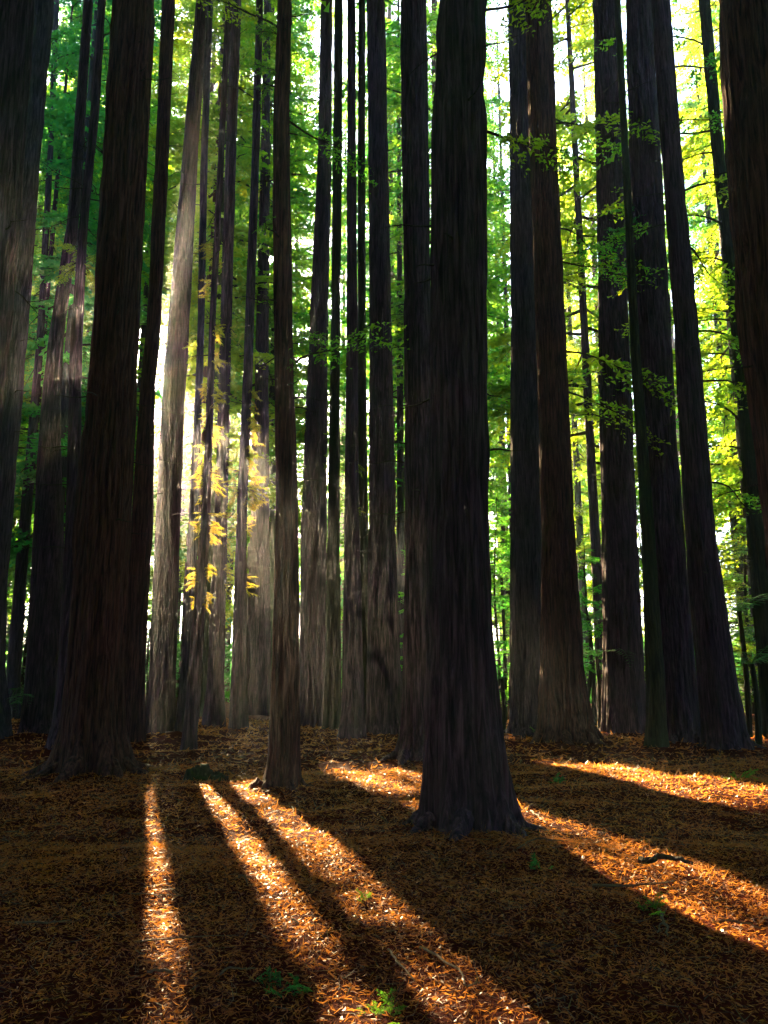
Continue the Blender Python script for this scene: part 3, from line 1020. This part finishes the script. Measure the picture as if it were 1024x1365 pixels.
# ---------------------------------------------------------------- mid-height green growth behind the trees on the right and left
def bush_tree(px, Y, h_, r0, nb, Lm, leaf, label, seed, z0=0.6, group='young green trees behind the trunks', name='young_tree', lean=0.0):
    x = px_to_x(px, Y)
    g = float(height(x, Y))
    r_ = np.random.default_rng(seed)
    t = root(name, label, 'young tree', (x, Y, g), group)
    q = np.linspace(0, 1, 12)
    bx = lean * h_ * np.sin(q * 2.2) + 0.12 * np.sin(q * 7 + seed)
    link('trunk', tri_mesh('trunk', tube(np.stack([bx, 0.1 * np.cos(q * 5), q * h_], -1), r0 * (1.1 - q), 7), BARK[3]), t)
    W_, F_ = crown_triangles(T_BROAD if leaf in ('bright', 'fern') else T_MID, (g + q * h_, x + bx, Y, r0 * (1 - q)), g + z0, g + h_, nb, Lm, r_, tilt=(-0.3, 0.5), shape=0.35)
    add_foliage(t, (x, Y, g), W_, cull(F_, 0, r_=r_), LEAF[leaf])
    return t


YOUNG = [
    (775, 30, 6.5, 0.09, 40, 1.5, 'bright', 'crooked sapling with bright green leaves right of the twin trunks', 1.4),
    (660, 33, 9.0, 0.08, 55, 2.0, 'bright', 'bright green young tree right of the biggest trunk', 0.6),
    (690, 40, 12.0, 0.12, 60, 2.6, 'bright', 'taller green tree behind the twin trunks', 0.8),
    (740, 44, 11.0, 0.12, 60, 2.6, 'green', 'dense green young tree behind the right twin trunk', 0.5),
    (800, 42, 10.0, 0.12, 60, 2.6, 'bright', 'vivid green young tree between twin pair and the straight dark trunk', 0.5),
    (860, 46, 12.0, 0.12, 60, 2.8, 'yellow', 'yellow green young tree seen between the right hand trunks', 0.6),
    (915, 40, 9.0, 0.10, 80, 2.4, 'yellow', 'yellow green bushy tree behind the leaning dark trunk', 0.5),
    (965, 36, 8.0, 0.10, 80, 2.2, 'yellow', 'olive bushy tree between the two leaning right trunks', 0.5),
    (1000, 42, 11.0, 0.12, 80, 2.6, 'green', 'green bushy tree behind the slim olive trunk', 0.6),
    (1050, 34, 7.0, 0.10, 60, 2.2, 'green', 'leafy young tree at the right edge', 0.5),
    (548, 40, 8.0, 0.09, 60, 1.8, 'bright', 'green young tree in the slit before the gold rimmed trunk', 0.5),
    (480, 46, 8.0, 0.09, 60, 2.0, 'fern', 'blue green young tree behind the stout middle trunk', 0.4),
    (445, 42, 7.0, 0.09, 50, 1.8, 'fern', 'pale green young tree glimpsed between the hazy trunks', 0.4),
    (375, 48, 8.0, 0.09, 60, 2.0, 'fern', 'blue green young tree beside the lone slender front tree', 0.4),
    (250, 46, 7.0, 0.09, 50, 1.8, 'fern', 'blue green young tree behind the thin glare trunk', 0.4),
    (195, 50, 8.0, 0.09, 60, 2.0, 'fern', 'blue green young tree in the slit beside the brown trunk', 0.4),
    (30, 42, 9.0, 0.10, 70, 2.2, 'fern', 'blue green young tree at the left between the pale trunks', 0.4),
    (-10, 38, 7.0, 0.10, 60, 2.0, 'green', 'leafy young tree at the left edge', 0.4),
]
for i, (px, Y, h_, r0, nb, Lm, leaf, label, z0) in enumerate(YOUNG):
    bush_tree(px, Y, h_, r0, nb, Lm, leaf, label, 6000 + i, z0, lean=0.06 if i == 0 else 0.02)

# the continuous undergrowth that closes the view at eye level
r_ = np.random.default_rng(808)
W_, F_ = [], []
for i in range(360):
    Y = r_.uniform(50, 100)
    x = r_.uniform(-1, 1) * (0.62 * Y + 4)
    g = float(height(x, Y))
    for j in range(3):
        tw, tl = T_FAR[r_.integers(5)]
        s = r_.uniform(0.5, 0.9)
        F_.append(place(tl, r_.uniform(0, 6.28), r_.uniform(0.1, 1.2), s, np.array((x, Y, g + r_.uniform(0, 3.5)))))
F_ = cull(np.concatenate(F_), 0, r_=r_)
o = link('undergrowth', tri_mesh('undergrowth', F_, LEAF['teal']))
o['kind'] = 'stuff'


# ---------------------------------------------------------------- ferns
def frond_mesh(name, L_, n=17, w=0.26, seed=0):
    r_ = np.random.default_rng(seed)
    t = np.linspace(0, 1, 9)
    spine = np.stack([L_ * np.sin(t * 1.5) / 1.0, 0 * t, L_ * (0.75 * t - 0.95 * t ** 2.2)], -1)
    tri = [tube(spine, 0.008 * (1.1 - t), 3)]
    for i in range(n):
        s = 0.1 + 0.9 * i / n
        b = np.array([np.interp(s, t, spine[:, k]) for k in range(3)])
        ln = L_ * w * math.sin(pi * min(1, 0.12 + s * 0.9)) ** 0.8 * r_.uniform(0.85, 1.1)
        for sd in (-1, 1):
            d = np.array((0.35, sd, -0.25 + r_.uniform(-.1, .1)))
            d /= np.linalg.norm(d)
            f = np.array((0.055 * L_, 0, 0.0))
            tri.append(np.array([b - f * .4, b + d * ln * .55 + f * .55, b + d * ln, b - f * .4, b + d * ln * .55 - f * .25, b + d * ln * .55 + f * .55]))
    return tri_mesh(name, np.concatenate(tri), LEAF['fern'])


FROND = [frond_mesh('frond', 1.25, seed=1), frond_mesh('frond', 1.0, seed=2), frond_mesh('frond', 0.75, 14, seed=3)]
FERNS = [
    (985, 815, 24.0, 1.7, 'tree fern with arching pale fronds between the two right hand trunks', 1.7),
    (1002, 885, 21.5, 0.4, 'low green fern clump at the foot of the rightmost slim trunk', 1.3),
    (972, 850, 26.0, 1.1, 'blue green fern behind the leaning trunk on the right', 1.6),
    (795, 875, 27.0, 0.7, 'bright green fern between the twin trunk and the next trunk to its right', 1.6),
    (785, 825, 30.0, 1.8, 'sunlit tree fern beside the crooked sapling', 1.9),
    (668, 905, 26.0, 0.2, 'fern beside the foot of the twin trunk, left side', 1.3),
    (668, 770, 33.0, 2.6, 'pale tree fern seen right of the biggest front trunk', 2.2),
    (928, 835, 26.0, 1.0, 'small fern showing between the two leaning right hand trunks', 1.3),
    (10, 940, 24.0, 0.1, 'low green fern at the left edge of the forest floor', 1.5),
    (1015, 740, 27.0, 3.2, 'tall tree fern behind the slim trunk at the right edge', 2.0),
]
for i, (px, py, Y, hz, label, sc) in enumerate(FERNS):
    X, Z, tt = at_depth(px, py, Y)
    g = float(height(X, Y))
    Z = max(Z, g + 0.15)
    t = root('fern', label, 'fern', (X, Y, g), 'ferns behind the trunks')
    if Z - g > 0.5:
        q = np.linspace(0, 1, 7)
        st = tube(np.stack([0.06 * np.sin(q * 3), 0 * q, q * (Z - g)], -1), 0.09 - 0.03 * q, 7)
        link('stem', tri_mesh('stem', st, BARK[3]), t)
    nf = 11
    r_ = np.random.default_rng(60 + i)
    for j in range(nf):
        f = link('frond', FROND[j % 3], t)
        f.location = (0, 0, Z - g)
        f.rotation_euler = (0, r_.uniform(-0.25, 0.15), 2 * pi * j / nf + r_.uniform(-.2, .2))
        f.scale = (sc * 0.85,) * 3

# ---------------------------------------------------------------- litter on the forest floor
def litter(n_at, y0, y1, x_of, lmin, lmax, wmin, wmax, r_, curl=1.0, lift=0.02):
    """curled strips of five vertices (3 tris) lying on the ground"""
    y = np.sqrt(r_.uniform(y0 * y0, y1 * y1, n_at))
    x = r_.uniform(-1, 1, n_at) * x_of(y)
    L_ = r_.uniform(lmin, lmax, n_at) * (0.7 + 0.06 * y)
    W_ = r_.uniform(wmin, wmax, n_at) * (0.7 + 0.06 * y)
    a = r_.uniform(0, 2 * pi, n_at)
    d = np.stack([np.cos(a), np.sin(a)], -1)
    pz = height(x, y)
    tilt = np.abs(r_.normal(0, 0.30, n_at))
    bend = r_.normal(0, 0.5, n_at) * curl
    C = np.stack([x, y, pz + r_.uniform(0.002, lift, n_at)], -1)
    ax = np.stack([d[:, 0] * np.cos(tilt), d[:, 1] * np.cos(tilt), np.sin(tilt)], -1)
    roll = r_.normal(0, 0.7, n_at)
    sx = np.stack([-d[:, 1] * np.cos(roll), d[:, 0] * np.cos(roll), np.sin(roll)], -1)
    up = np.cross(ax, sx)
    h = L_[:, None] / 2
    w = W_[:, None] / 2
    cb = (bend * L_)[:, None]
    mid = C + up * 0.0
    A = C - ax * h + sx * cb * 0.5
    B1 = mid - sx * w
    B2 = mid + sx * w
    D1 = C + ax * h * 0.55 - sx * w * 0.7 + sx * cb * 0.25 + up * cb * 0.25
    D2 = C + ax * h * 0.55 + sx * w * 0.7 + sx * cb * 0.25 + up * cb * 0.25
    E_ = C + ax * h + sx * cb * 0.5 + up * cb * 0.5
    V = np.stack([A, B1, B2, D1, D2, E_], 1).reshape(-1, 3)
    b = (np.arange(n_at) * 6)[:, None]
    idx = np.concatenate([b + 0, b + 1, b + 2, b + 1, b + 3, b + 4, b + 2, b + 3, b + 5, b + 4], 1)
    ln = np.tile((3, 4, 3), n_at)
    return V, idx.reshape(-1), ln


def join_litter(sets):
    off, Vs, Is, Ls = 0, [], [], []
    for V, I, Ln in sets:
        Vs.append(V)
        Is.append(I + off)
        Ls.append(Ln)
        off += len(V)
    return np.concatenate(Vs), np.concatenate(Is), np.concatenate(Ls)


r_ = np.random.default_rng(5)
fan = lambda y: 0.56 * y + 0.8
S = [litter(62000, 3.3, 8.5, fan, 0.025, 0.085, 0.003, 0.009, r_),
     litter(9000, 3.3, 8.5, fan, 0.02, 0.05, 0.010, 0.020, r_, 0.5),
     litter(52000, 8.0, 16, fan, 0.03, 0.085, 0.005, 0.012, r_),
     litter(22000, 15, 34, fan, 0.05, 0.12, 0.010, 0.022, r_)]
V, I, Ln = join_litter(S)
o = link('leaf_litter', mesh_from('leaf_litter', V, I, Ln, [M_LITTER]))
o['kind'] = 'stuff'
S = [litter(5200, 3.4, 9, fan, 0.08, 0.26, 0.003, 0.006, r_, 0.6, 0.04), litter(4200, 8, 18, fan, 0.12, 0.32, 0.004, 0.009, r_, 0.6, 0.05)]
V, I, Ln = join_litter(S)
o = link('twig_litter', mesh_from('twig_litter', V, I, Ln, [M_TWIG]))
o['kind'] = 'stuff'

# single fallen twigs one can point at: (pixel points, radius, label)
TWIGS = [
    ([(560, 1268), (585, 1282), (612, 1300), (622, 1322), (640, 1310)], 0.008, 'forked curved twig in the lit litter left of the biggest trunk shadow'),
    ([(292, 1306), (305, 1300), (325, 1302), (340, 1296)], 0.007, 'thin curved twig lying in shade near the lower left'),
    ([(318, 1180), (326, 1184), (330, 1190)], 0.009, 'short pale twig between the left streak and the slanting streak'),
    ([(708, 1088), (716, 1097), (728, 1106)], 0.012, 'pale curved twig on the lit floor right of the biggest trunk'),
    ([(880, 1222), (884, 1234), (890, 1246)], 0.012, 'pale forked stick standing out beside the green tuft on the right'),
    ([(884, 1234), (876, 1243)], 0.007, 'short side stick beside the pale forked stick on the right'),
    ([(950, 1232), (985, 1236), (1015, 1240)], 0.010, 'straight stick lying along the lower edge of the right streak'),
    ([(790, 1186), (840, 1192), (900, 1186)], 0.012, 'long thin stick crossing the bright right streak'),
    ([(855, 1160), (890, 1164), (925, 1167)], 0.03, 'dark piece of dead branch lying on the right streak'),
    ([(170, 1196), (210, 1199), (245, 1197)], 0.006, 'straight twig crossing the left vertical streak of light'),
    ([(180, 1256), (225, 1254), (280, 1258), (318, 1255)], 0.005, 'long thin twig lying across the foot of the left streak'),
    ([(518, 1272), (530, 1290), (552, 1308)], 0.007, 'thin arched twig at the middle of the bottom litter'),
    ([(398, 1240), (388, 1236), (396, 1228)], 0.007, 'small bent twig in the slanting streak'),
    ([(690, 1150), (715, 1140), (745, 1144), (758, 1138)], 0.008, 'twig at the right foot of the biggest trunk'),
    ([(20, 1240), (60, 1244), (95, 1232)], 0.008, 'dim twig at the shaded left edge'),
    ([(230, 1304), (210, 1307), (196, 1303)], 0.009, 'pale bark sliver near the bottom of the left streak'),
]
for i, (pp, rad, label) in enumerate(TWIGS):
    P = []
    for (x, y) in pp:
        X, Y = on_ground(x, y)
        P.append((X, Y, float(height(X, Y)) + rad + 0.008))
    P = np.array(P)
    q = np.linspace(0, 1, 3 * len(P))
    src = np.linspace(0, 1, len(P))
    Q = np.stack([np.interp(q, src, P[:, k]) for k in range(3)], -1)
    r_ = np.random.default_rng(i)
    Q[1:-1] += r_.normal(0, rad * 0.6, (len(Q) - 2, 3)) * (1, 1, 0.5)
    Q[:, 2] += 0.02 * np.sin(q * pi)
    o0 = Q[len(Q) // 2].copy()
    V = tube(Q - o0, rad * (1.1 - 0.6 * q), 6)
    o = link('fallen_twig', tri_mesh('fallen_twig', V, M_TWIG if 'dark' not in label else M_BRANCH), None, tuple(o0))
    o['label'] = label
    o['category'] = 'twig'
    o['group'] = 'fallen twigs on the forest floor'

# small green tufts
TUFTS = [(512, 1352, 0.16, 'green', 'bright green seedling at the bottom middle edge'),
         (395, 1322, 0.17, 'teal', 'dim green seedling in shade at the lower middle left'),
         (352, 1310, 0.10, 'teal', 'tiny dark seedling left of the dim green seedling'),
         (872, 1222, 0.17, 'green', 'green tuft beside the pale forked stick on the right'),
         (985, 1047, 0.28, 'green', 'mossy green tuft at the right end of the far streak'),
         (484, 1205, 0.10, 'green', 'small green sprig in the broad slanting streak'),
         (742, 1044, 0.22, 'teal', 'dark green tuft on the shaded rise right of the biggest trunk'),
         (712, 1165, 0.13, 'teal', 'dim green sprig at the right foot of the biggest trunk'),
         (720, 985, 0.35, 'green', 'low green sprigs at the foot of the twin trunk')]
for i, (px, py, s, mat, label) in enumerate(TUFTS):
    X, Y = on_ground(px, py)
    g = float(height(X, Y))
    t = root('seedling', label, 'seedling', (X, Y, g), 'green seedlings on the forest floor')
    r_ = np.random.default_rng(70 + i)
    W_, F_ = [], []
    for j in range(9):
        tw, tl = T_NEAR[j % 3]
        az = r_.uniform(0, 6.28)
        tt = r_.uniform(0.3, 1.2)
        p = np.array((r_.normal(0, s * .35), r_.normal(0, s * .35), 0))
        sc = s / 1.6 * r_.uniform(0.4, 0.9)
        W_.append(place(tw, az, tt, sc, p))
        F_.append(place(tl, az, tt, sc, p))
    link('stem', tri_mesh('stem', np.concatenate(W_), M_BRANCH), t)
    link('leaves', tri_mesh('leaves', np.concatenate(F_), LEAF[mat]), t)


# mossy root stump in front of the slender tree
def lump(name, rx, ry, rz, seed, mat, n=28):
    th = np.linspace(0, 2 * pi, n, endpoint=False)
    ph = np.linspace(-0.5, pi / 2, n // 2)
    T_, P_ = np.meshgrid(th, ph)
    nz = Noise2(seed, 8, 16)
    nn = 1 + 0.28 * nz(T_ / (2 * pi) * 8, P_ * 3) + 0.12 * nz(T_ / (2 * pi) * 16 + 3, P_ * 8)
    V = np.stack([rx * nn * np.cos(T_) * np.cos(P_), ry * nn * np.sin(T_) * np.cos(P_), rz * nn * np.sin(P_)], -1).reshape(-1, 3)
    m = len(ph)
    i0 = (np.arange(m - 1)[:, None] * n + np.arange(n)[None, :])
    i1 = (np.arange(m - 1)[:, None] * n + (np.arange(n)[None, :] + 1) % n)
    q = np.stack([i0, i1, i1 + n, i0 + n], -1).reshape(-1)
    return mesh_from(name, V, np.concatenate([q, np.arange(n) + (m - 1) * n]), np.concatenate([np.full(len(q) // 4, 4), [n]]), [mat], smooth=True)


X, Y = on_ground(266, 1040)
g = float(height(X, Y))
t = root('mossy_stump', 'small mossy stump with roots at the head of the slanting shadow', 'stump', (X, Y, g - 0.02))
link('stump_body', lump('stump_body', 0.26, 0.20, 0.27, 31, BARK[3]), t)
o = link('side_knob', lump('side_knob', 0.18, 0.14, 0.17, 33, BARK[3]), t)
o.location = (0.30, -0.03, 0)
for j, a in enumerate((0.3, 1.5, 2.9, -0.6, -2.2)):
    q = np.linspace(0, 1, 6)
    link('root', tri_mesh('root', tube(np.stack([cos(a) * (0.12 + 0.35 * q), sin(a) * (0.12 + 0.35 * q), 0.10 * (1 - q) - 0.03 * q], -1), 0.045 * (1.1 - 0.8 * q), 6), BARK[3]), t)

# ---------------------------------------------------------------- haze
hm, nt, out = new_mat('haze')
pv = nt.nodes.new('ShaderNodeVolumePrincipled')
pv.inputs['Color'].default_value = (0.86, 0.91, 1.0, 1)
pv.inputs['Density'].default_value = 0.00088
pv.inputs['Anisotropy'].default_value = 0.84
nt.links.new(pv.outputs[0], out.inputs['Volume'])
x0, x1, y0, y1, z0, z1 = -250, 250, -170, 290, -3.0, 70.0
V = np.array([(x, y, z) for x in (x0, x1) for y in (y0, y1) for z in (z0, z1)])
fc = [(0, 1, 3, 2), (4, 6, 7, 5), (0, 4, 5, 1), (2, 3, 7, 6), (0, 2, 6, 4), (1, 5, 7, 3)]
hz = link('haze', mesh_from('haze', V, np.array(fc).ravel(), np.full(6, 4), [hm]))
hz['kind'] = 'stuff'
